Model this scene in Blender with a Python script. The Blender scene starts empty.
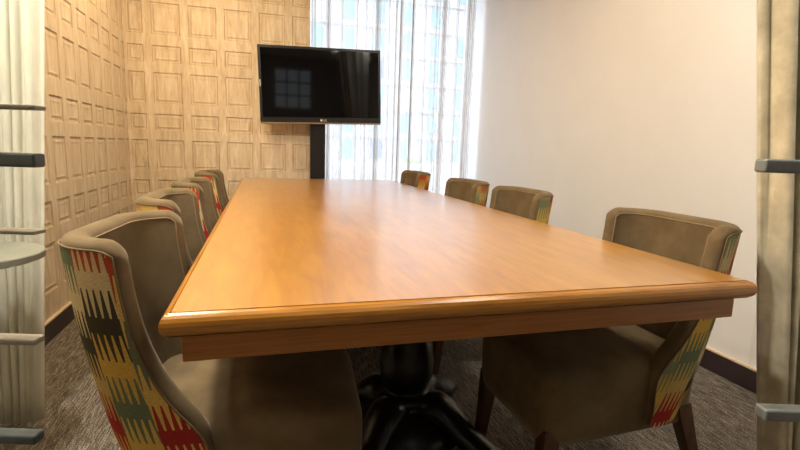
import bpy, math, random
from mathutils import Vector, Matrix
random.seed(4)
C = bpy.context.scene.collection
PI = math.pi

# ------------------------------------------------------------------ camera
CAMZ = 1.0348
YAW, PITCH, ROLL, FPX = 0.2804, 0.1572, 0.0329, 482.3
fw = Vector((math.sin(YAW)*math.cos(PITCH), math.cos(YAW)*math.cos(PITCH), -math.sin(PITCH)))
r0 = Vector((math.cos(YAW), -math.sin(YAW), 0)); u0 = r0.cross(fw)
rt = r0*math.cos(ROLL) + u0*math.sin(ROLL); up = -r0*math.sin(ROLL) + u0*math.cos(ROLL)
cam = bpy.data.objects.new('camera', bpy.data.cameras.new('camera')); C.objects.link(cam)
cam.data.sensor_width = 36; cam.data.lens = FPX*36/800; cam.data.clip_start = .02; cam.data.clip_end = 500
M = Matrix((rt, up, -fw)).transposed().to_4x4(); M.translation = Vector((0, 0, CAMZ))
cam.matrix_world = M
bpy.context.scene.camera = cam

# ------------------------------------------------------------------ node helpers
def mat(name):
    m = bpy.data.materials.new(name); m.use_nodes = True
    nt = m.node_tree; b = nt.nodes['Principled BSDF']
    return m, nt, b
def N(nt, t, **kw):
    n = nt.nodes.new(t)
    for k, v in kw.items():
        if k.startswith('i_'):
            n.inputs[k[2:].replace('_', ' ')].default_value = v
        else: setattr(n, k, v)
    return n
def L(nt, a, b): nt.links.new(a, b)
def ramp(nt, stops, interp='LINEAR'):
    n = nt.nodes.new('ShaderNodeValToRGB'); cr = n.color_ramp; cr.interpolation = interp
    while len(cr.elements) < len(stops): cr.elements.new(.5)
    for e, (p, c) in zip(cr.elements, stops): e.position = p; e.color = (*c, 1)
    return n
def mapped(nt, scale, coord='Object', rot=(0, 0, 0)):
    tc = nt.nodes.new('ShaderNodeTexCoord'); mp = nt.nodes.new('ShaderNodeMapping')
    mp.inputs['Scale'].default_value = scale; mp.inputs['Location'].default_value = (37.3, 61.7, 23.1); mp.inputs['Rotation'].default_value = rot
    L(nt, tc.outputs[coord], mp.inputs['Vector']); return mp.outputs['Vector']
def noise(nt, vec, scale=5, detail=4, rough=.55, dist=0):
    n = nt.nodes.new('ShaderNodeTexNoise'); n.inputs['Scale'].default_value = scale
    n.inputs['Detail'].default_value = detail; n.inputs['Roughness'].default_value = rough
    n.inputs['Distortion'].default_value = dist
    L(nt, vec, n.inputs['Vector']); return n.outputs['Fac']
def bump(nt, b, h, strength=.3, dist=.01):
    n = nt.nodes.new('ShaderNodeBump'); n.inputs['Strength'].default_value = strength
    n.inputs['Distance'].default_value = dist
    L(nt, h, n.inputs['Height']); L(nt, n.outputs['Normal'], b.inputs['Normal'])
def plain(name, col, rough=.5, metal=0, noise_amt=.06, nscale=30, spec=.5, coat=0):
    m, nt, b = mat(name)
    f = noise(nt, mapped(nt, (1, 1, 1)), nscale, 3)
    lo = tuple(c*(1-noise_amt) for c in col); hi = tuple(min(1, c*(1+noise_amt)) for c in col)
    r = ramp(nt, [(.3, lo), (.7, hi)]); L(nt, f, r.inputs['Fac']); L(nt, r.outputs['Color'], b.inputs['Base Color'])
    b.inputs['Roughness'].default_value = rough; b.inputs['Metallic'].default_value = metal
    b.inputs['Specular IOR Level'].default_value = spec; b.inputs['Coat Weight'].default_value = coat
    return m

def wood_mat(name, c0, c1, c2, scale=(26, 1.6, 26), rough=.22, coat=.5):
    m, nt, b = mat(name)
    v = mapped(nt, scale)
    f = noise(nt, v, 2.0, 4, .55, .9)
    r = ramp(nt, [(.25, c0), (.5, c1), (.78, c2)]); L(nt, f, r.inputs['Fac'])
    v2 = mapped(nt, (scale[0]*2, scale[1]*1.2, scale[2]*2)); g = noise(nt, v2, 2.6, 2, .5)
    g2 = ramp(nt, [(.3, (.80, .74, .68)), (.62, (1, 1, 1))]); L(nt, g, g2.inputs['Fac'])
    mx = N(nt, 'ShaderNodeMix', data_type='RGBA', blend_type='MULTIPLY'); mx.inputs['Factor'].default_value = .6
    L(nt, r.outputs['Color'], mx.inputs['A']); L(nt, g2.outputs['Color'], mx.inputs['B'])
    L(nt, mx.outputs['Result'], b.inputs['Base Color'])
    b.inputs['Roughness'].default_value = max(rough, .285); b.inputs['Coat Weight'].default_value = coat; b.inputs['Coat Roughness'].default_value = .28; b.inputs['Coat IOR'].default_value = 1.65
    return m

# wallpaper printed like pale limed oak
def wallpaper(name='limed_oak_wallpaper', k=1.0):
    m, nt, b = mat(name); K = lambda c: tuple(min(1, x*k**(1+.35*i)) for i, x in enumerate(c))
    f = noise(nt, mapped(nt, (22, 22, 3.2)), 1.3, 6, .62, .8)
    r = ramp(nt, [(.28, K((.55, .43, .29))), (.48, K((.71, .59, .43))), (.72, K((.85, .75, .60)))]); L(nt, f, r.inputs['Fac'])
    g = noise(nt, mapped(nt, (90, 90, 9)), 1.6, 3, .6)
    g2 = ramp(nt, [(.3, (.86, .82, .76)), (.65, (1, 1, 1))]); L(nt, g, g2.inputs['Fac'])
    mx = N(nt, 'ShaderNodeMix', data_type='RGBA', blend_type='MULTIPLY'); mx.inputs['Factor'].default_value = .7
    L(nt, r.outputs['Color'], mx.inputs['A']); L(nt, g2.outputs['Color'], mx.inputs['B'])
    L(nt, mx.outputs['Result'], b.inputs['Base Color'])
    b.inputs['Roughness'].default_value = .6
    bump(nt, b, g, .12, .003)
    return m

def kilim():
    m, nt, b = mat('kilim_weave')
    uv = N(nt, 'ShaderNodeUVMap'); uv.uv_map = 'UVMap'
    at = N(nt, 'ShaderNodeAttribute', attribute_type='OBJECT', attribute_name='weave_offset')
    sep = N(nt, 'ShaderNodeSeparateXYZ'); L(nt, uv.outputs['UV'], sep.inputs[0])
    def mth(op, a, bb=None, cc=None):
        n = N(nt, 'ShaderNodeMath', operation=op)
        for i, x in enumerate((a, bb, cc)):
            if x is None: continue
            if isinstance(x, (int, float)): n.inputs[i].default_value = x
            else: L(nt, x, n.inputs[i])
        return n.outputs[0]
    U = sep.outputs['X']; V = sep.outputs['Y']
    U = mth('ADD', U, at.outputs['Fac'])
    colw = .074
    cu = mth('DIVIDE', U, colw); ci = mth('FLOOR', cu); cf = mth('FRACT', cu)
    wn = N(nt, 'ShaderNodeTexWhiteNoise', noise_dimensions='1D'); L(nt, ci, wn.inputs['W'])
    sh = wn.outputs['Value']
    teeth = mth('MULTIPLY', cf, 5.0); tf = mth('FRACT', teeth)
    tri = mth('ABSOLUTE', mth('SUBTRACT', tf, .5))        # 0 .. .5
    tri = mth('MULTIPLY', mth('SUBTRACT', tri, .25), 4.0)  # -1..1
    tri = mth('MAXIMUM', mth('MINIMUM', mth('MULTIPLY', tri, 2.0), 1), -1)
    band = .088
    vv = mth('DIVIDE', V, band); vv = mth('ADD', vv, mth('MULTIPLY', sh, 3.7))
    vt = mth('ADD', vv, mth('MULTIPLY', tri, .31))
    vi = mth('FLOOR', vt)
    comb = N(nt, 'ShaderNodeCombineXYZ'); L(nt, ci, comb.inputs[0]); L(nt, vi, comb.inputs[1]); L(nt, mth('MULTIPLY', at.outputs['Fac'], 13.7), comb.inputs[2])
    w2 = N(nt, 'ShaderNodeTexWhiteNoise', noise_dimensions='3D'); L(nt, comb.outputs[0], w2.inputs['Vector'])
    # alternate light and dark blocks so neighbours always contrast
    odd = mth('MODULO', mth('ABSOLUTE', mth('ADD', vi, ci)), 2.0)
    rl = ramp(nt, [(0, (.62, .40, .085)), (.36, (.60, .49, .27)), (.62, (.66, .46, .12)), (.84, (.50, .36, .12))], 'CONSTANT')
    rd = ramp(nt, [(0, (.36, .035, .03)), (.28, (.06, .055, .035)), (.46, (.15, .19, .11)), (.62, (.45, .075, .03)), (.84, (.22, .26, .14))], 'CONSTANT')
    L(nt, w2.outputs['Value'], rl.inputs['Fac']); L(nt, w2.outputs['Value'], rd.inputs['Fac'])
    mx = N(nt, 'ShaderNodeMix', data_type='RGBA'); L(nt, odd, mx.inputs['Factor']); L(nt, rl.outputs['Color'], mx.inputs['A']); L(nt, rd.outputs['Color'], mx.inputs['B'])
    wv = noise(nt, mapped(nt, (60, 60, 400)), 2, 2, .5)
    w3 = ramp(nt, [(.3, (.70, .68, .64)), (.7, (1.08, 1.08, 1.08))]); L(nt, wv, w3.inputs['Fac'])
    m2 = N(nt, 'ShaderNodeMix', data_type='RGBA', blend_type='MULTIPLY'); m2.inputs['Factor'].default_value = .8
    L(nt, mx.outputs['Result'], m2.inputs['A']); L(nt, w3.outputs['Color'], m2.inputs['B'])
    L(nt, m2.outputs['Result'], b.inputs['Base Color'])
    b.inputs['Roughness'].default_value = .95; b.inputs['Specular IOR Level'].default_value = .15
    bump(nt, b, wv, .35, .002)
    return m

def velvet(name, c, hi, sheen=.5, nsc=7):
    m, nt, b = mat(name)
    f = noise(nt, mapped(nt, (1, 1, 1)), nsc, 5, .6)
    r = ramp(nt, [(.3, c), (.72, hi)]); L(nt, f, r.inputs['Fac']); L(nt, r.outputs['Color'], b.inputs['Base Color'])
    b.inputs['Roughness'].default_value = .85; b.inputs['Sheen Weight'].default_value = sheen
    b.inputs['Sheen Roughness'].default_value = .35; b.inputs['Sheen Tint'].default_value = (1, .88, .68, 1)
    b.inputs['Specular IOR Level'].default_value = .2
    g = noise(nt, mapped(nt, (1, 1, 1)), 500, 2); bump(nt, b, g, .12, .002)
    return m

def carpet():
    m, nt, b = mat('loop_pile_carpet')
    f = noise(nt, mapped(nt, (190, 14, 1)), 1, 4, .7)
    f2 = noise(nt, mapped(nt, (1, 1, 1)), 190, 2, .8)
    mm = N(nt, 'ShaderNodeMath', operation='ADD'); L(nt, f, mm.inputs[0]); L(nt, f2, mm.inputs[1])
    m3 = N(nt, 'ShaderNodeMath', operation='MULTIPLY'); m3.inputs[1].default_value = .5; L(nt, mm.outputs[0], m3.inputs[0])
    r = ramp(nt, [(.38, (.028, .024, .02)), (.50, (.125, .108, .09)), (.61, (.40, .36, .30))]); L(nt, m3.outputs[0], r.inputs['Fac'])
    L(nt, r.outputs['Color'], b.inputs['Base Color']); b.inputs['Roughness'].default_value = .95; b.inputs['Specular IOR Level'].default_value = .1
    bump(nt, b, m3.outputs[0], .9, .01)
    return m

def glass(name, refl=.10, tint=(1, 1, 1)):
    m, nt, b = mat(name); nt.nodes.remove(b); out = nt.nodes['Material Output']
    t = N(nt, 'ShaderNodeBsdfTransparent'); t.inputs[0].default_value = (*tint, 1)
    g = N(nt, 'ShaderNodeBsdfGlossy'); g.inputs['Roughness'].default_value = .02
    lw = N(nt, 'ShaderNodeLayerWeight'); lw.inputs['Blend'].default_value = .5
    pw = N(nt, 'ShaderNodeMath', operation='POWER'); pw.inputs[1].default_value = 5; L(nt, lw.outputs['Facing'], pw.inputs[0])
    fr = N(nt, 'ShaderNodeMath', operation='MULTIPLY_ADD'); fr.inputs[1].default_value = .9; fr.inputs[2].default_value = .04; L(nt, pw.outputs[0], fr.inputs[0])
    mx = N(nt, 'ShaderNodeMixShader'); L(nt, fr.outputs[0], mx.inputs[0]); L(nt, t.outputs[0], mx.inputs[1]); L(nt, g.outputs[0], mx.inputs[2])
    L(nt, mx.outputs[0], out.inputs['Surface'])
    return m

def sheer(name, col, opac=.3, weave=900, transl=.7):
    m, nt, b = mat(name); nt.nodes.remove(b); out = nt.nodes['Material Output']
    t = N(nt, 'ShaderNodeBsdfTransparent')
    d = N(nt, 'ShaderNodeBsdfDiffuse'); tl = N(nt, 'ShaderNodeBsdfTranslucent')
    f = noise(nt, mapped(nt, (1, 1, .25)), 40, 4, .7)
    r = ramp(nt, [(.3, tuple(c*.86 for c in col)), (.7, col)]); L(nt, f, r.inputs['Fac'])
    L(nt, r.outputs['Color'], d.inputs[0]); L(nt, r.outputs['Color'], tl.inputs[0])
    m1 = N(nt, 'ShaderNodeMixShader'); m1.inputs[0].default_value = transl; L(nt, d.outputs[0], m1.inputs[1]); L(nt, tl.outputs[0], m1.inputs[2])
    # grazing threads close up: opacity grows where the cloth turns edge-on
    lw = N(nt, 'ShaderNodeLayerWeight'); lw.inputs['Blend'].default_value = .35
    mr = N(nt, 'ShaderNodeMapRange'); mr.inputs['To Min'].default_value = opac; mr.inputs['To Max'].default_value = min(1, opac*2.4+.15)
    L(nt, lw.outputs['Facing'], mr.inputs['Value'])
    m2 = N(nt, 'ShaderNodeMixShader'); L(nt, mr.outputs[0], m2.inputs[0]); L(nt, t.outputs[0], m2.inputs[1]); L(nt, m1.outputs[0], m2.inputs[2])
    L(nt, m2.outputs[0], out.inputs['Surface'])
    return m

MT = dict(
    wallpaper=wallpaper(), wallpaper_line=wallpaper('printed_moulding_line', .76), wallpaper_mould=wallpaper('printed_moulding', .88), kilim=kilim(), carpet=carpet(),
    velvet=velvet('olive_brown_velvet', (.105, .075, .038), (.195, .144, .078), .25),
    seam_d=plain('brown_piping', (.16, .11, .055), .8),
    seam=plain('seam_cord', (.24, .17, .09), .8),
    paint=plain('cream_wall_paint', (.74, .75, .755), .7, noise_amt=.015, nscale=4),
    ceil=plain('ceiling_paint', (.56, .54, .50), .8, noise_amt=.01),
    umber=plain('umber_wall_paint', (.11, .095, .08), .7),
    skirt=plain('dark_plum_skirting', (.035, .022, .026), .4),
    bead=plain('pale_skirting_bead', (.62, .50, .36), .5),
    top=wood_mat('honey_veneer', (.34, .145, .012), (.45, .205, .021), (.54, .27, .036), (14, 2.2, 14), .3, 1.0),
    edge=wood_mat('amber_moulding', (.31, .125, .012), (.42, .18, .020), (.52, .25, .034), (2.2, 30, 30), .28, .5),
    edge_y=wood_mat('amber_moulding_lengthwise', (.31, .125, .012), (.42, .18, .020), (.52, .25, .034), (30, 2.2, 30), .28, .5),
    apron=wood_mat('amber_apron', (.30, .11, .02), (.38, .15, .03), (.46, .19, .04), (2.2, 40, 60), .4, .2),
    groove=plain('dark_groove', (.10, .035, .01), .5),
    black=plain('black_lacquer', (.004, .004, .004), .3, coat=0),
    leg=wood_mat('walnut_leg', (.045, .018, .008), (.08, .032, .014), (.12, .05, .02), (30, 30, 3), .35, .2),
    tvb=plain('black_plastic', (.008, .008, .009), .3), tvs=plain('dark_display_glass', (.003, .003, .004), .05, spec=.3),
    trim=plain('bronze_strip', (.36, .24, .15), .3, .7), silver=plain('silver_print', (.65, .65, .65), .4),
    glass=glass('clear_glass'), dimming_tint=glass('grey_dimming_glass', tint=(.4, .4, .4)), white=plain('white_frame_paint', (.75, .76, .77), .5),
    slate=plain('slate_metal', (.07, .095, .105), .35, .4, .15), steel=plain('brushed_steel', (.22, .25, .26), .35, .35, .12),
    rail_or_reflection=plain('khaki_bar_reflection', (.22, .21, .165), .5),
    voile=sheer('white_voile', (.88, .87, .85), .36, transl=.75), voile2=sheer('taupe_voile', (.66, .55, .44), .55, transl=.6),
    voile3=sheer('ivory_green_voile', (.93, .95, .85), .92, transl=.35),
    drape=velvet('sage_beige_velvet', (.42, .40, .29), (.74, .70, .54), .5, 11),
    drape2=velvet('pale_grey_lining', (.58, .62, .60), (.66, .70, .68), .3, 5),
    oak=wood_mat('brown_floorboards', (.16, .10, .06), (.22, .14, .085), (.28, .19, .12), (3, 20, 20), .5, .1),
    sage=plain('sage_grey_reflection', (.20, .215, .175), .4), conc=plain('pale_concrete', (.33, .335, .35), .8, noise_amt=.06, nscale=.4),
    cyan=plain('cyan_window_glass', (.14, .27, .32), .15, noise_amt=.2, nscale=.2), navy=plain('blue_window_glass', (.07, .12, .19), .15),
    shop=plain('grey_street_front', (.30, .32, .35), .6), leaf=plain('leaf_green', (.25, .42, .08), .7, noise_amt=.3, nscale=2),
    pave=plain('street_paving', (.45, .45, .45), .9), parapet=plain('white_parapet', (.5, .5, .5), .8),
)

# ------------------------------------------------------------------ mesh helpers
def mesh_obj(name, verts, faces, m, parent=None, smooth=False, uvs=None):
    me = bpy.data.meshes.new(name); me.from_pydata([tuple(v) for v in verts], [], faces)
    me.materials.append(m); me.validate(); me.update()
    if uvs:
        ul = me.uv_layers.new(name='UVMap')
        for lp in me.loops: ul.data[lp.index].uv = uvs[lp.vertex_index]
    if smooth:
        for p in me.polygons: p.use_smooth = True
    o = bpy.data.objects.new(name, me); C.objects.link(o); o.parent = parent
    return o
class MB:
    def __init__(s): s.v = []; s.f = []
    def add(s, vs, fs):
        n = len(s.v); s.v += [Vector(v) for v in vs]; s.f += [[i+n for i in f] for f in fs]; return s
    def box(s, x0, x1, y0, y1, z0, z1):
        return s.add([(x0,y0,z0),(x1,y0,z0),(x1,y1,z0),(x0,y1,z0),(x0,y0,z1),(x1,y0,z1),(x1,y1,z1),(x0,y1,z1)],
                     [[0,3,2,1],[4,5,6,7],[0,1,5,4],[1,2,6,5],[2,3,7,6],[3,0,4,7]])
    def prism(s, a, b, wa, wb):   # tapered square bar from a to b
        a = Vector(a); b = Vector(b)
        vs = []
        for p, w in ((a, wa), (b, wb)):
            for dx, dy in ((-1,-1),(1,-1),(1,1),(-1,1)): vs.append(p+Vector((dx*w/2, dy*w/2, 0)))
        return s.add(vs, [[0,1,2,3],[7,6,5,4],[0,4,5,1],[1,5,6,2],[2,6,7,3],[3,7,4,0]])
    def tube(s, pts, r, n=8, closed=False):
        pts = [Vector(p) for p in pts]; m = len(pts); rings = []
        prev = None
        for i, p in enumerate(pts):
            t = (pts[min(i+1, m-1)]-pts[max(i-1, 0)])
            if closed: t = pts[(i+1) % m]-pts[i-1]
            t.normalize()
            if prev is None:
                a = Vector((0,0,1)) if abs(t.z) < .9 else Vector((1,0,0)); nn = t.cross(a).normalized()
            else: nn = (prev - t*prev.dot(t)).normalized()
            prev = nn; bb = t.cross(nn)
            rr = r[i] if isinstance(r, (list, tuple)) else r
            rings.append([p+(nn*math.cos(2*PI*k/n)+bb*math.sin(2*PI*k/n))*rr for k in range(n)])
        vs = [v for g in rings for v in g]; fs = []
        for i in range(m if closed else m-1):
            j = (i+1) % m
            for k in range(n): fs.append([i*n+k, i*n+(k+1) % n, j*n+(k+1) % n, j*n+k])
        if not closed: fs += [list(range(n))[::-1], [(m-1)*n+k for k in range(n)]]
        return s.add(vs, fs)
    def lathe(s, prof, n=40, c=(0,0,0)):
        m = len(prof); vs = []; c = Vector(c)
        for (r, z) in prof:
            for k in range(n): vs.append(c+Vector((r*math.cos(2*PI*k/n), r*math.sin(2*PI*k/n), z)))
        fs = []
        for i in range(m-1):
            for k in range(n): fs.append([i*n+k, i*n+(k+1) % n, (i+1)*n+(k+1) % n, (i+1)*n+k])
        fs += [list(range(n))[::-1], [(m-1)*n+k for k in range(n)]]
        return s.add(vs, fs)
    def build(s, name, m, parent=None, smooth=False, bevel=0, seg=3, autosm=False):
        o = mesh_obj(name, s.v, s.f, m, parent, smooth)
        if bevel:
            md = o.modifiers.new('bevel', 'BEVEL'); md.width = bevel; md.segments = seg; md.limit_method = 'ANGLE'
            for p in o.data.polygons: p.use_smooth = True
            w = o.modifiers.new('wn', 'WEIGHTED_NORMAL'); w.keep_sharp = True
        return o
def empty(name, loc, rz=0):
    o = bpy.data.objects.new(name, None); C.objects.link(o); o.location = loc; o.rotation_euler = (0, 0, rz); o.empty_display_size = .1
    return o
def tag(o, label=None, cat=None, group=None, kind=None):
    if label: o['label'] = label
    if cat: o['category'] = cat
    if group: o['group'] = group
    if kind: o['kind'] = kind
    return o
def struct(o): o['kind'] = 'structure'; return o

# ------------------------------------------------------------------ room shell
XL, XR, YB, YF, ZC = -1.07, 2.13, 4.56, -1.25, 2.72
WX0 = .425      # wallpaper ends / window recess starts
struct(MB().box(XL-.15, XR+.15, YF-.15, YB+.9, -.1, 0).build('floor', MT['carpet']))
struct(MB().box(XL-.15, XR+.15, YF-.15, YB+.55, ZC, ZC+.1).build('ceiling', MT['ceil']))

ROWS = []
for k in range(-1, 5):
    zt = .235+.5545*k
    ROWS.append((zt, zt+.252)); ROWS.append((zt+.330, zt+.468))
ROWS = [(max(a, .12), b) for a, b in ROWS if b > .2 and a < ZC-.03]
ROWS = [(a, min(b, ZC-.01)) for a, b in ROWS]
def panelled(name, org, ud, nd, width, start, period, pw, thick=.12):
    """wall board with rows of shallow moulded fields; ud runs along the wall, nd faces the room"""
    org = Vector(org); ud = Vector(ud); nd = Vector(nd); mb = MB()
    P = lambda u, z, d=0: org+ud*u+Vector((0, 0, z))+nd*d
    cols = []; u = start-period
    while u < width:
        a, b = max(u, .02), min(u+pw, width-.005)
        if b-a > .05: cols.append((a, b))
        u += period
    ub = [0]+[x for c in cols for x in c]+[width]; zb = [0]+[z for r in ROWS for z in r]+[ZC]
    flip = ud.cross(Vector((0,0,1))).dot(nd) < 0
    mi = []
    def quad(a, b, c, d, k=0): mb.add([a, b, c, d], [[0, 3, 2, 1] if flip else [0, 1, 2, 3]]); mi.append(k)
    for i in range(len(ub)-1):
        for j in range(len(zb)-1):
            a, b, z0, z1 = ub[i], ub[i+1], zb[j], zb[j+1]
            if i % 2 == 1 and j % 2 == 1:
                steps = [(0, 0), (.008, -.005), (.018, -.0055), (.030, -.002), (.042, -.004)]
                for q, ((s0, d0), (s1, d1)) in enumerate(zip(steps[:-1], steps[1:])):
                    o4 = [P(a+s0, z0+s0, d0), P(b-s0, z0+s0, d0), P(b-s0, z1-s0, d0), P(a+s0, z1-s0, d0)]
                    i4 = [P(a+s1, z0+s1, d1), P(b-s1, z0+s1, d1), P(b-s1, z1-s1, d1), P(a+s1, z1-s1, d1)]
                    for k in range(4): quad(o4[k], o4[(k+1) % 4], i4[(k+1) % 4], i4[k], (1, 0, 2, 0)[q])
                quad(*i4)
            else: quad(P(a, z0), P(b, z0), P(b, z1), P(a, z1))
    # back and edges
    B = [P(0, 0, -thick), P(width, 0, -thick), P(width, ZC, -thick), P(0, ZC, -thick)]; F = [P(0, 0), P(width, 0), P(width, ZC), P(0, ZC)]
    quad(B[1], B[0], B[3], B[2])
    for k in range(4): quad(F[(k+1) % 4], F[k], B[k], B[(k+1) % 4])
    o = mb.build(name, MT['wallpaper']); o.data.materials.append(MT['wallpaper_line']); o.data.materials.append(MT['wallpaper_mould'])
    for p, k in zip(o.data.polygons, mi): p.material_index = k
    return struct(o)
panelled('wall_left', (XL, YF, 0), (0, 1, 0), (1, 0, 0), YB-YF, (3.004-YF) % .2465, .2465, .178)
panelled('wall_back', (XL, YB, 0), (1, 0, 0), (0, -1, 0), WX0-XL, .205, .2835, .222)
struct(MB().box(XR, XR+.15, YF-.15, YB+.5, 0, ZC).build('wall_right', MT['paint']))
# front wall (behind the camera) with a high gridded window
f = MB()
f.box(XL-.15, .25, YF-.15, YF, 0, ZC); f.box(.95, XR, YF-.15, YF, 0, ZC); f.box(.25, .95, YF-.15, YF, 0, 1.75); f.box(.25, .95, YF-.15, YF, 2.5, ZC)
struct(f.build('wall_front', MT['umber']))
wf = empty('window_1', (.60, YF-.08, 1.75)); struct(wf)
g = MB()
for x in (-.35, -.12, .12, .35): g.box(x-.014, x+.014, -.02, .02, 0, .75)
for z in (0, .25, .5, .75): g.box(-.35, .35, -.02, .02, z-.014, z+.014)
g.build('window_frame', MT['slate'], wf); MB().box(-.35, .35, -.003, .003, 0, .75).build('pane', MT['dimming_tint'], wf)  # pane tint added to dim the daylight from behind the camera
# skirting
for nm, (x0, x1, y0, y1), bd in (('baseboard_left', (XL, XL+.014, YF, YB), (XL, XL+.018, YF, YB)),
                                 ('baseboard_back', (XL+.014, WX0, YB-.014, YB), (XL+.014, WX0, YB-.018, YB)),
                                 ('baseboard_right', (XR-.014, XR, YF, YB+.3), (XR-.018, XR, YF, YB+.3))):
    o = struct(MB().box(x0, x1, y0, y1, 0, .10).build(nm, MT['skirt']))
    MB().box(*bd, .10, .108).build('bead', MT['bead'], o)

# window recess at the back
YG = 4.90
struct(MB().box(XL-.1, WX0-.001, YB+.121, YG+.15, 0, ZC).build('trim_1', MT['paint']))
w2 = empty('window_2', ((WX0+XR)/2, YG, 0)); struct(w2)
hw = (XR-WX0)/2; g = MB()
g.box(-hw, hw, -.03, .03, 0, .10); g.box(-hw, hw, -.03, .03, 2.62, ZC)
for x in (-hw+.02, 0.02, hw-.008): g.box(x-.008, x+.008, -.03, .03, .1, 2.62)
g.build('window_frame', MT['white'], w2); MB().box(-hw, hw, -.004, .004, .1, 2.62).build('pane', MT['glass'], w2)

# ------------------------------------------------------------------ sheer curtain
def pleat(name, pts, z0, z1, m, parent=None, nz=14, wob=.006, th=0):
    """cloth through plan points, hanging from z1 to z0"""
    vs = []; fs = []; n = len(pts)
    for j in range(nz+1):
        t = j/nz; z = z0+(z1-z0)*t
        for i, (x, y) in enumerate(pts):
            k = 1-t
            vs.append((x+wob*k*math.sin(i*.7+t*3.1), y+wob*k*math.sin(i*.45+t*4.3), z))
    for j in range(nz):
        for i in range(n-1): fs.append([j*n+i, j*n+i+1, (j+1)*n+i+1, (j+1)*n+i])
    o = mesh_obj(name, vs, fs, m, parent, True)
    if th:
        md = o.modifiers.new('s', 'SOLIDIFY'); md.thickness = th; md.offset = 0
    return o
def smooth_path(ctrl, n):
    out = []
    for i in range(len(ctrl)-1):
        p0 = ctrl[max(i-1, 0)]; p1 = ctrl[i]; p2 = ctrl[i+1]; p3 = ctrl[min(i+2, len(ctrl)-1)]
        for k in range(n):
            t = k/n
            out.append(tuple(.5*((2*p1[a])+(-p0[a]+p2[a])*t+(2*p0[a]-5*p1[a]+4*p2[a]-p3[a])*t*t+(-p0[a]+3*p1[a]-3*p2[a]+p3[a])*t**3) for a in (0, 1)))
    out.append(tuple(ctrl[-1])); return out
cur = empty('sheer_curtain', (1.25, 4.66, 0))
tag(cur, 'white sheer floor-length curtain across the back window behind the television', 'curtain')
folds = [.47, .60, .72, .86, .95, 1.06, 1.17, 1.29, 1.41, 1.53, 1.64, 1.73, 1.86, 1.99]
dense = {.60: .022, 1.06: .035, 1.29: .018, 1.41: .016, 1.73: .05, 1.99: .05}
ctrl = [(.44, 4.66)]; x = .44
for k, fx in enumerate(folds):
    w = dense.get(fx, .012)
    ctrl += [(fx-w-.012, 4.645+random.uniform(-.006, .006)), (fx-w*.2, 4.70), (fx+w*.2, 4.625), (fx+w+.008, 4.675)]
    nx = folds[k+1] if k+1 < len(folds) else 2.06
    md_ = (fx+nx)/2; ctrl += [(md_-.008, 4.655+random.uniform(-.01, .01)), (md_+.004, 4.672)]
ctrl.append((2.055, 4.66))
pleat('voile_panel', [(a-1.25, b-4.66) for a, b in smooth_path(ctrl, 6)], .015, 2.60, MT['voile'], cur)
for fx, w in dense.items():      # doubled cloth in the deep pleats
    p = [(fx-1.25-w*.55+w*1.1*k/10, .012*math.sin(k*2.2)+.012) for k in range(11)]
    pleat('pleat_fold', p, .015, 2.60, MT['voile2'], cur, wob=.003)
struct(MB().box(WX0+.005, XR-.005, 4.62, 4.70, 2.62, 2.66).build('trim_2', MT['white']))

# ------------------------------------------------------------------ outside
struct(MB().box(-60, 120, 8, 110, -9.1, -9).build('ground', MT['pave']))
struct(MB().box(-3, 8, YB+.95, 7.3, -.3, -.15).build('trim_3', MT['pave']))
tag(MB().box(-3, 8, 7.3, 7.5, -.15, .80).build('terrace_parapet', MT['parapet'], bevel=.02), 'bright white low terrace wall outside the window', 'wall')
bd = empty('office_building', (23, 57, -9)); tag(bd, 'pale tower with tall cyan windows seen through the sheer curtain', 'building')
W = MB(); W.box(-36, 44, 0, 12, 5.0, 45)
W.build('facade', MT['conc'], bd)
MB().box(-36, 44, .4, 12, 0, 5.0).build('street_front', MT['shop'], bd)
e = MB()
for k in range(0, 13): e.box(-36, 44, -.25, 0, 5.0+3.1*k, 5.25+3.1*k)
e.build('floor_band', MT['conc'], bd)
cols = [-24.5, -21, -17.5, -14, -10.5, -7, -3.5, 0, 3.5, 7, 10.5]
for k in range(0, 8):
    for i, cx in enumerate(cols):
        if random.random() < .1: continue
        z0 = 5.7+3.1*k
        wo = MB().box(cx, cx+1.25, -.12, -.02, z0, z0+2.1).build('window', MT['navy'] if (i in (2, 4) and k % 3 == 1) else MT['cyan'], bd)
tree = empty('street_tree', (14.2, 46, -9)); tag(tree, 'small yellow-green tree at street level outside, right of the screen pole', 'tree')
MB().tube([(0,0,0),(.1,0,3),(0,.1,6)], [.2,.16,.1]).build('trunk', MT['leg'], tree, True)
cr = MB()
for k in range(160):
    a, bb, q = random.uniform(0, 2*PI), random.uniform(-1, 1), random.uniform(.6, 1)
    p = Vector((1.3*q*math.cos(a)*math.sqrt(1-bb*bb), 1.3*q*math.sin(a)*math.sqrt(1-bb*bb), 7.4+1.8*q*bb)); s = random.uniform(.2, .4)
    d1 = Vector((random.uniform(-1,1), random.uniform(-1,1), random.uniform(-1,1))).normalized()*s; d2 = d1.orthogonal().normalized()*s*.6
    cr.add([p-d1, p+d2, p+d1, p-d2], [[0,1,2,3]])
cr.build('crown', MT['leaf'], tree)

# ------------------------------------------------------------------ boardroom table
TX0, TX1, TY0, TY1, TZ = -.169, 1.137, .838, 4.305, .75
tb = empty('boardroom_table', ((TX0+TX1)/2, (TY0+TY1)/2, 0))
tag(tb, 'long honey-coloured wooden meeting table with moulded edge on black turned pedestals', 'table')
hx, hy = (TX1-TX0)/2, (TY1-TY0)/2
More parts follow.
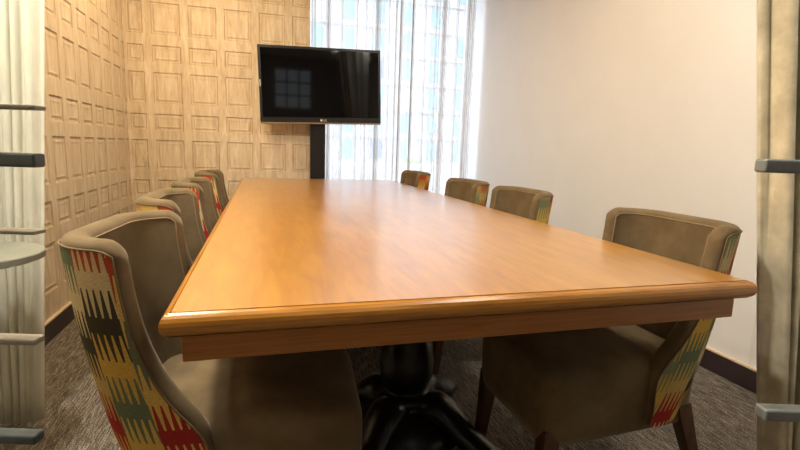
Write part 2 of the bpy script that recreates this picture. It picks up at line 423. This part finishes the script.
# top field in three leaves
ji = .017
secs = [-hy+ji, -hy+ji+1.16+1.06, hy-ji]
secs = [-hy+ji, .62, hy-ji]
for a, b in zip(secs[:-1], secs[1:]):
    MB().box(-hx+ji+.045, hx-ji-.045, a+(.045 if a < -1 else .0012), b-(.045 if b > 1 else .0012), TZ-.012, TZ-.001).build('leaf', MT['top'], tb)
# veneer border (mitred) + moulded edge as a swept profile
def ring(prof_pts, name, mx, my_):
    """prof_pts: list of (inset, z); builds end pieces and long pieces separately with mitres"""
    for nm, m_, sides in ((name, mx, (0, 2)), (name, my_, (1, 3))):
        for sd in sides:
            mb = MB(); vs = []
            for ins, z in prof_pts:
                c4 = [(-hx+ins, -hy+ins, z), (hx-ins, -hy+ins, z), (hx-ins, hy-ins, z), (-hx+ins, hy-ins, z)]
                vs += [c4[sd], c4[(sd+1) % 4]]
            fs = [[2*i, 2*i+1, 2*i+3, 2*i+2] for i in range(len(prof_pts)-1)]
            n = len(prof_pts); fs += [[2*(n-1), 2*(n-1)+1, 1, 0], [2*i for i in range(n)][::-1], [2*i+1 for i in range(n)]]
            mb.add(vs, fs); o = mb.build(nm, m_, tb)
            for p in o.data.polygons: p.use_smooth = False
ring([(ji+.0005, TZ-.012), (ji+.0005, TZ-.001), (ji+.045, TZ-.001), (ji+.045, TZ-.012)], 'border', MT['top'], MT['top'])
prof = [(.06, TZ-.043), (.010, TZ-.043)]
for k in range(9):
    a = -PI/2+PI*k/8
    prof.append((.0135-.0135*math.cos(a), TZ-.0225+.0195*math.sin(a)))
prof += [(ji-.002, TZ-.002), (ji, TZ-.006), (.06, TZ-.013)]
ring(prof, 'edge_moulding', MT['edge'], MT['edge_y'])
MB().box(-hx+.06, hx-.06, -hy+.06, hy-.06, TZ-.04, TZ-.014).build('core', MT['apron'], tb)
# apron frame
ax, ay = hx-.030, hy-.030
for (x0, x1, y0, y1) in ((-ax, ax, -ay, -ay+.025), (-ax, ax, ay-.025, ay), (-ax, -ax+.025, -ay+.025, ay-.025), (ax-.025, ax, -ay+.025, ay-.025)):
    MB().box(x0, x1, y0, y1, TZ-.098, TZ-.0435).build('apron', MT['apron'], tb, bevel=.002, seg=2)
def pedestal(y):
    p = MB()
    p.lathe([(.16,.657),(.16,.63),(.10,.62),(.07,.60),(.06,.56),(.055,.50),(.062,.45),(.072,.44),(.062,.43),(.07,.41),(.088,.36),(.096,.30),(.094,.25),(.078,.205),(.07,.20),(.088,.195),(.104,.185),(.108,.175),(.104,.165),(.095,.16),(.115,.15),(.15,.125),(.19,.085),(.205,.05),(.20,.03),(.05,.025)], 48, (0, y, 0))
    o = p.build('pedestal', MT['black'], tb, True)
    for k in range(4):
        a = PI/4+PI/2*k; d = Vector((math.cos(a), math.sin(a), 0)); n_ = 14; pts = []; rr = []
        vs = []; sd = Vector((-d.y, d.x, 0))
        for i in range(n_+1):
            t = i/n_; r = .05+.35*t
            z = .165+.035*math.sin(PI*min(1, t*1.9)) - .155*max(0, t-.18)**1.25/(.82**1.25)+.012
            w = .07*(1-.35*t); h = .12*(1-.55*t)
            c = Vector((0, y, 0))+d*r+Vector((0, 0, max(z-h*.5, h*.5)))
            for q in range(12):
                an = 2*PI*q/12; vs.append(c+sd*w*math.cos(an)+Vector((0, 0, h*.5*math.sin(an))))
        fs = [[i*12+q, i*12+(q+1) % 12, (i+1)*12+(q+1) % 12, (i+1)*12+q] for i in range(n_) for q in range(12)]
        fs += [list(range(12))[::-1], [n_*12+q for q in range(12)]]
        MB().add(vs, fs).build('foot', MT['black'], o, True)
pedestal(1.54-(TY0+TY1)/2); pedestal(3.55-(TY0+TY1)/2)

# ------------------------------------------------------------------ chair
ZT, Z0 = .853, .285
def interp(tab, z):
    if z <= tab[0][0]: return tab[0][1]
    for (a, x), (b, y) in zip(tab[:-1], tab[1:]):
        if z <= b: return x+(y-x)*(z-a)/(b-a)
    return tab[-1][1]
def soft(tab, z): return sum(interp(tab, z+d) for d in (-.03, -.015, 0, .015, .03))/5
XT = [(.285, .19), (.33, .215), (.40, .237), (.45, .252), (.56, .275), (.68, .298), (.853, .316)]
DT = [(.285, .163), (.40, .210), (.46, .225), (.50, .200), (.56, .170), (.65, .152), (.75, .145), (.853, .145)]
def xr(z): return soft(XT, z)
def xe(z): return soft(DT, z)-xr(z)
def hwid(z): t = (z-Z0)/(ZT-Z0); return .215+.022*t
def plan(s, z):
    """point and outward normal at s in [-1,1] (0 = back centre), and arc length"""
    sg = 1 if s >= 0 else -1; a = abs(s)
    w = hwid(z); X = xr(z); E = xe(z); R = min(.14, E+X-.002)
    back = w-R; arc = PI*R/2; side = max(E+X-R, 0); tot = back+arc+side; Lh = a*tot
    if Lh <= back:
        # gentle bow of the back itself
        q = Lh/max(back, 1e-6)
        return Vector((-X, sg*Lh, 0)), Vector((-1, 0, 0)), sg*Lh
    if Lh <= back+arc:
        th = (Lh-back)/R
        return Vector((-X+R-R*math.cos(th), sg*(back+R*math.sin(th)), 0)), Vector((-math.cos(th), sg*math.sin(th), 0)), sg*Lh
    return Vector((-X+R+(Lh-back-arc), sg*w, 0)), Vector((0, sg, 0)), sg*Lh
NS, NT_ = 46, 30
TH = .05
def svals():
    v = []
    for i in range(NS+1):
        q = -1+2*i/NS; v.append(math.copysign(1-(1-abs(q))**1.7, q) if abs(q) > 0 else 0)
    return v
def ztop(s):
    a = abs(s); c = .14
    return ZT if a < 1-c else ZT-.045*(1-math.sqrt(max(0, 1-((a-(1-c))/c)**2)))
def shell(off_sign, grow=0, region=None):
    pass
def build_back(parent):
    S = svals(); T = [1-(1-j/NT_)**2.1 for j in range(NT_+1)]
    def edge_fac(s, z, zt):
        # rounding towards top and the wing's front edge
        w = hwid(z); E = xe(z); X = xr(z); R = min(.14, E+X-.002); tot = (w-R)+PI*R/2+max(E+X-R, 0)
        dE = (1-abs(s))*tot; dT = zt-z; r = .016
        d = min(dE, dT)
        if d >= r: return 1
        return math.sqrt(max(0, 1-(1-d/r)**2))
    def P(s, t, side, extra=0):
        zt = ztop(s); z = Z0+(zt-Z0)*t; p, n, u = plan(s, z)
        fac = edge_fac(s, z, zt); off = TH/2*fac
        p = p-n*(TH/2)            # mid surface
        return p+n*(off*side+extra)+Vector((0, 0, z)), u, z
    vs = []; fs = []; nS = len(S); nT = len(T)
    for side in (1, -1):
        for s in S:
            for t in T: vs.append(P(s, t, side)[0])
    o = nS*nT
    for i in range(nS-1):
        for j in range(nT-1):
            a = i*nT+j; b = (i+1)*nT+j
            fs.append([a, b, b+1, a+1]); fs.append([o+a, o+a+1, o+b+1, o+b])
    for i in range(nS-1): a = i*nT; b = (i+1)*nT; fs.append([a, o+a, o+b, b])
    body = mesh_obj('backrest', vs, fs, MT['velvet'], parent, True)
    import bmesh as _b
    bm = _b.new(); bm.from_mesh(body.data); _b.ops.remove_doubles(bm, verts=bm.verts, dist=.0002); _b.ops.recalc_face_normals(bm, faces=bm.faces); bm.to_mesh(body.data); bm.free()
    for p in body.data.polygons: p.use_smooth = True
    # woven outer panel, inside the rim
    vs = []; fs = []; uv = []; s_in = .955; n1, n2 = 40, 22; border = []
    for i in range(n1+1):
        for j in range(n2+1):
            q_ = min(1, max(0, (j/n2-.25)/.15)); s = (-1+2*i/n1)*(.99-(.99-s_in)*q_)
            t = j/n2*.978
            zt = ztop(s); z = Z0+(zt-Z0)*t; p, n, u = plan(s, z)
            vs.append(p+n*.0025+Vector((0, 0, z-.004))); uv.append((u, z))
    for i in range(n1):
        for j in range(n2):
            a = i*(n2+1)+j; b = a+n2+1; fs.append([a, b, b+1, a+1])
    k = mesh_obj('outer_panel', vs, fs, MT['kilim'], parent, True, uv)
    # piping round the woven panel and along the inner seam
    pts = [vs[j] for j in range(n2+1)]+[vs[i*(n2+1)+n2] for i in range(1, n1)]+[vs[n1*(n2+1)+j] for j in range(n2, -1, -1)]
    MB().tube(pts, .002, 6).build('piping', MT['seam_d'], k, True)
    pts = []
    for j in range(10, 23): pts.append(P(-s_in, j/22*.968, -1, -.0005)[0])
    for i in range(1, 40): pts.append(P((-1+2*i/40)*s_in, .968, -1, -.0005)[0])
    for j in range(22, 9, -1): pts.append(P(s_in, j/22*.968, -1, -.0005)[0])
    MB().tube(pts, .002, 6).build('seam', MT['seam'], body, True)
def make_chair():
    root = empty('dining_chair', (0, 0, 0))
    build_back(root)
    # seat cushion: crowned top, tapered plan
    vs = []; fs = []; nx, ny = 16, 12
    def pt(i, j, z, sh=0):
        t = i/nx; x = -.215+(.29+.215)*t; w = .178+.035*t; y = (-1+2*j/ny)*w
        return [x, y, z]
    # sides via superellipse rings
    rings = []; n = 48
    for (ins, z) in ((.03, .252), (.006, .258), (0, .30), (-.003, .38), (-.002, .435), (.004, .452), (.014, .463), (.03, .470), (.07, .476), (.13, .480)):
        rg = []
        for k in range(n):
            a = 2*PI*k/n; e = .22
            cx = math.copysign(abs(math.cos(a))**e, math.cos(a)); sy = math.copysign(abs(math.sin(a))**e, math.sin(a))
            x = .0325+cx*(.2525-ins); t = (x+.215)/.505; w = .185+.03*t-ins
            rg.append((x, sy*w, z))
        rings.append(rg)
    for rg in rings: vs += rg
    for i in range(len(rings)-1):
        for k in range(n): fs.append([i*n+k, i*n+(k+1) % n, (i+1)*n+(k+1) % n, (i+1)*n+k])
    fs += [list(range(n))[::-1], [(len(rings)-1)*n+k for k in range(n)]]
    st = mesh_obj('seat', vs, fs, MT['velvet'], root, True)
    for sy in (1, -1):
        MB().prism((.272, sy*.190, 0), (.250, sy*.178, .30), .028, .05).build('leg', MT['leg'], root, bevel=.004, seg=2)
        MB().prism((-.27, sy*.185, 0), (-.17, sy*.165, .32), .028, .05).build('leg', MT['leg'], root, bevel=.004, seg=2)
    return root
def copy_tree(o, parent=None):
    c = o.copy(); C.objects.link(c); c.parent = parent
    for ch in list(o.children): copy_tree(ch, c)
    return c
proto = make_chair()
CH = [
 (-.060, 1.175, -.08, .22, 'large olive velvet chair with patterned woven back at near left corner of the table'),
 (-.085, 1.86, 0.0, .63, 'olive velvet chair on the left side, directly behind the nearest left chair'),
 (-.09, 2.54, 0.0, 1.21, 'third olive velvet chair from the camera on the wallpapered left side'),
 (-.09, 3.34, 0.0, 1.77, 'farthest olive velvet chair on the left side, near the panelled corner'),
 (1.008, 1.225, PI, 2.41, 'large olive velvet chair at the near right corner, its seat showing under the table'),
 (1.04, 2.18, PI, 2.95, 'second olive velvet chair from the camera along the white right wall'),
 (1.02, 2.82, PI, 3.57, 'third olive velvet chair from the camera along the white right wall'),
 (.985, 3.80, PI, 4.13, 'farthest olive velvet chair on the right side, in front of the sheer curtain'),
]
for i, (x, y, rz, off, lab) in enumerate(CH):
    c = proto if i == 0 else copy_tree(proto)
    c.location = (x, y, 0); c.rotation_euler = (0, 0, rz)
    if i == 4: c.scale = (1.06, 1, 1)
    tag(c, lab, 'chair', 'velvet chairs round the meeting table')
    for ch in c.children:
        if ch.name.startswith('outer_panel'): ch['weave_offset'] = off

# ------------------------------------------------------------------ television on its stand
tv = empty('television', (.505, 4.35, 1.552)); tv.rotation_euler = (0, -math.radians(1.9), 0)
tag(tv, 'black flat-screen television mounted on a pole beyond the far table end', 'television')
w, h = .525, .317
MB().box(-w, w, 0, .045, -h, h).build('casing', MT['tvb'], tv, bevel=.004)
MB().box(-w+.022, w-.022, -.002, .001, -h+.045, h-.022).build('display', MT['tvs'], tv)
MB().box(-w+.004, w-.004, -.006, .02, -h-.012, -h+.002).build('trim_strip', MT['trim'], tv, bevel=.002, seg=2)
MB().box(-w+.006, -w+.014, -.0015, .001, -.02, .035).build('side_sticker', MT['silver'], tv)
fc = bpy.data.curves.new('logo', 'FONT'); fc.body = 'LG'; fc.size = .026; fc.extrude = .0006; fc.align_x = 'LEFT'
lt = bpy.data.objects.new('logo_tmp', fc); C.objects.link(lt)
dg = bpy.context.evaluated_depsgraph_get(); me = bpy.data.meshes.new_from_object(lt.evaluated_get(dg)); bpy.data.objects.remove(lt)
me.materials.clear(); me.materials.append(MT['silver'])
lg = bpy.data.objects.new('logo', me); C.objects.link(lg); lg.parent = tv; lg.location = (.005, -.003, -h+.012); lg.rotation_euler = (PI/2, 0, 0)
d = MB().lathe([(.010, 0), (.010, .0012)], 20).build('logo_disc', MT['silver'], tv); d.rotation_euler = (PI/2, 0, 0); d.location = (-.011, -.0015, -h+.021)
st = empty('television_stand', (.482, 4.455, 0)); tag(st, 'black square column stand rising behind the table end under the television', 'stand')
MB().box(-.066, .066, -.035, .035, .03, 1.62).build('column', MT['tvb'], st, bevel=.004)
MB().box(-.32, .32, -.09, .09, 0, .03).build('base', MT['tvb'], st, bevel=.006)
MB().box(-.12, .12, -.058, -.036, 1.42, 1.68).build('bracket', MT['tvb'], st)

# ------------------------------------------------------------------ glazed screens beside the camera, with what stands behind them
hf = Vector((math.sin(YAW), math.cos(YAW), 0))
def ray(px, py): return fw+rt*((px-400)/FPX)-up*((py-225)/FPX)
def at(px, py, dist):
    d_ = ray(px, py); t = dist/(d_.dot(hf)); return Vector((0, 0, CAMZ))+d_*t
def on_floor(px, py, z=0):
    d_ = ray(px, py); t = (z-CAMZ)/d_.z; return Vector((0, 0, CAMZ))+d_*t
def screen(name_label, dist, edge_px, out_px, bars, zlo, zhi, mbar, extra=()):
    post = at(out_px, 160, dist); post.z = 0
    o = empty('glass_screen', post, 0); tag(o, name_label, 'screen')
    inv = -post
    MB().tube([(0,0,0), (0,0,zhi)], .02, 14).build('post', MT['slate'], o, True)
    MB().lathe([(.09,0),(.09,.012),(.02,.02)], 24).build('base_plate', MT['slate'], o)
    e0 = at(edge_px, 300, dist); e0.z = 0; ax_ = (e0-post); ln = ax_.length; ax_.normalize(); nn = Vector((-ax_.y, ax_.x, 0))
    p = MB(); a = ax_*.02; b = ax_*(ln-.002)
    vs = [a-nn*.003, b-nn*.003, b+nn*.003, a+nn*.003]
    p.add([v+Vector((0,0,zlo)) for v in vs]+[v+Vector((0,0,zhi)) for v in vs], [[0,3,2,1],[4,5,6,7],[0,1,5,4],[1,2,6,5],[2,3,7,6],[3,0,4,7]]); p.build('pane', MT['glass'], o)
    for (py, hpx, m_) in bars:
        q = at(edge_px-(4.5 if edge_px < 400 else -1.5), py, dist); ll = (Vector((q.x, q.y, 0))-post).length; hh = hpx/FPX*dist/2; dd = .012
        a = ax_*.0; b = ax_*ll; vs = [a-nn*dd, b-nn*dd, b+nn*dd, a+nn*dd]
        m = MB().add([v+Vector((0,0,q.z-hh)) for v in vs]+[v+Vector((0,0,q.z+hh)) for v in vs], [[0,3,2,1],[4,5,6,7],[0,1,5,4],[1,2,6,5],[2,3,7,6],[3,0,4,7]])
        m.build('rail_or_reflection', m_, o, bevel=min(.004, hh*.6), seg=3)
    return o
screen('glazed screen with slate rails in front of the ivory curtain at the left edge', .70, 45, -95,
       [(160.5, 14, MT['slate']), (437, 11, MT['slate']), (108, 4.5, MT['rail_or_reflection']), (232, 4, MT['rail_or_reflection']), (340, 7, MT['rail_or_reflection'])], .30, 1.5, MT['slate'])  # thin khaki bars are solid stand-ins for reflections in the pane
screen('glazed screen with steel rails in front of the sage curtain at the right edge', .70, 758, 910,
       [(165.5, 13.5, MT['steel']), (412, 13, MT['steel'])], .30, 1.5, MT['steel'])

def hung(name, label, px_edge, px_out, dist, hem, zt, m, folds, amp, cat='curtain', th=.004, edge_py=(0, 450), seed=1):
    """pleated curtain hanging from a ceiling track; its inner edge flares slightly towards the top"""
    rnd = random.Random(seed)
    e_top = at(px_edge, edge_py[0], dist); e_bot = at(px_edge, edge_py[1], dist)
    out = at(px_out, 225, dist); base = Vector((e_bot.x, e_bot.y, 0))
    ax_ = Vector((out.x, out.y, 0))-base; ln = ax_.length; ax_.normalize(); nn = Vector((-ax_.y, ax_.x, 0))
    if nn.dot(hf) < 0: nn = -nn
    slope = (Vector((e_top.x-e_bot.x, e_top.y-e_bot.y, 0)).dot(ax_))/(e_top.z-e_bot.z)
    n = folds*10; nz = 24; ph = [rnd.uniform(0, 6) for _ in range(5)]
    vs = []; fs = []
    for j in range(nz+1):
        z = hem+(zt-hem)*j/nz; off = slope*(z-e_bot.z)
        for i in range(n+1):
            t = i/n; q = t*folds*2*PI
            d_ = amp*min(1, t*11)*(math.sin(q+.9*math.sin(t*9+ph[0])+ .25*math.sin(z*3+t*5))+.35*math.sin(2.3*q+ph[1]+z*.8)-1.3)
            al = off*(1-t)+ln*t+amp*.3*math.sin(2*q+ph[2])*min(1, t*4)
            vs.append(base+ax_*al+nn*d_+Vector((0, 0, z)))
    for j in range(nz):
        for i in range(n): a = j*(n+1)+i; fs.append([a, a+1, a+n+2, a+n+1])
    o = mesh_obj(name, vs, fs, m, None, True); md = o.modifiers.new('s', 'SOLIDIFY'); md.thickness = th; md.offset = 0
    return tag(o, label, cat)
hung('sheer_curtain', 'ivory-green gathered curtain behind the glass at the left edge', 44.5, -40, 1.62, .02, 2.60, MT['voile3'], 9, .020, seed=3)
hung('velvet_curtain', 'heavy sage-beige pleated curtain behind the glass at the right edge', 758, 860, 1.36, .03, 2.60, MT['drape'], 7, .030, th=.006, edge_py=(60, 450), seed=6)
hung('curtain_lining', 'pale grey lining strip showing at the upper inner edge of the sage curtain', 757, 815, 1.46, .04, 2.58, MT['drape2'], 3, .008, seed=8)
# boards under the right-hand curtain
a = on_floor(757, 400); b = on_floor(757, 470); 
pts = [(b.x, b.y), (XR-.02, b.y-.3), (XR-.02, a.y), (a.x, a.y)]
mb = MB(); mb.add([(x, y, .001) for x, y in pts]+[(x, y, .006) for x, y in pts], [[3,2,1,0],[4,5,6,7],[0,1,5,4],[1,2,6,5],[2,3,7,6],[3,0,4,7]])
struct(mb.build('trim_4', MT['oak']))
# solid round table behind the left glass, standing in for a reflection in it
c = on_floor(-27, 253, .70)
rtab = empty('round_table_reflection', (c.x, c.y, 0)); tag(rtab, 'small round sage-grey table standing in for a reflection in the left glass', 'table')
MB().lathe([(.155,.675),(.168,.68),(.168,.697),(.165,.70),(.01,.70)], 48).build('tabletop_reflection', MT['sage'], rtab)
MB().lathe([(.10,.001),(.10,.012),(.03,.03),(.022,.06),(.022,.677)], 28).build('stem_reflection', MT['sage'], rtab)

# ------------------------------------------------------------------ lights
world = bpy.data.worlds.new('world'); bpy.context.scene.world = world; world.use_nodes = True
nt = world.node_tree; bg = nt.nodes['Background']
sky = nt.nodes.new('ShaderNodeTexSky'); sky.sky_type = 'NISHITA'; sky.sun_disc = False; sky.sun_elevation = math.radians(40); sky.sun_rotation = math.radians(200)
mx = N(nt, 'ShaderNodeMix', data_type='RGBA'); mx.inputs['Factor'].default_value = .75
mx.inputs['B'].default_value = (.90, .96, 1.05, 1)
sc = N(nt, 'ShaderNodeVectorMath', operation='SCALE'); sc.inputs['Scale'].default_value = .25; L(nt, sky.outputs[0], sc.inputs[0])
L(nt, sc.outputs[0], mx.inputs['A']); L(nt, mx.outputs['Result'], bg.inputs[0]); bg.inputs[1].default_value = 4.6
def lamp(x, y, e, col, size=.18, z=2.66):
    l = bpy.data.lights.new('ceiling_or_fill_lamp', 'AREA'); l.shape = 'DISK'; l.size = size; l.energy = e; l.color = col
    o = bpy.data.objects.new('ceiling_or_fill_lamp', l); C.objects.link(o); o.location = (x, y, z)
warm = (1, .75, .44); neut = (1, .90, .77)
for x, y, e, c_ in ((-.45, 3.6, 17, warm), (-.5, 2.3, 24, warm), (-.6, 1.1, 46, neut), (1.65, 1.1, 16, neut), (1.5, 2.3, 4, warm), (1.25, .2, 9, neut), (-.85, .7, 16, neut)):  # last two are unseen fill lamps, added to brighten the side curtains
    lamp(x, y, e, c_)
vs_ = bpy.context.scene.view_settings
vs_.view_transform = 'Standard'; vs_.look = 'None'; vs_.gamma = 1; vs_.use_curve_mapping = False; vs_.exposure = 0.2
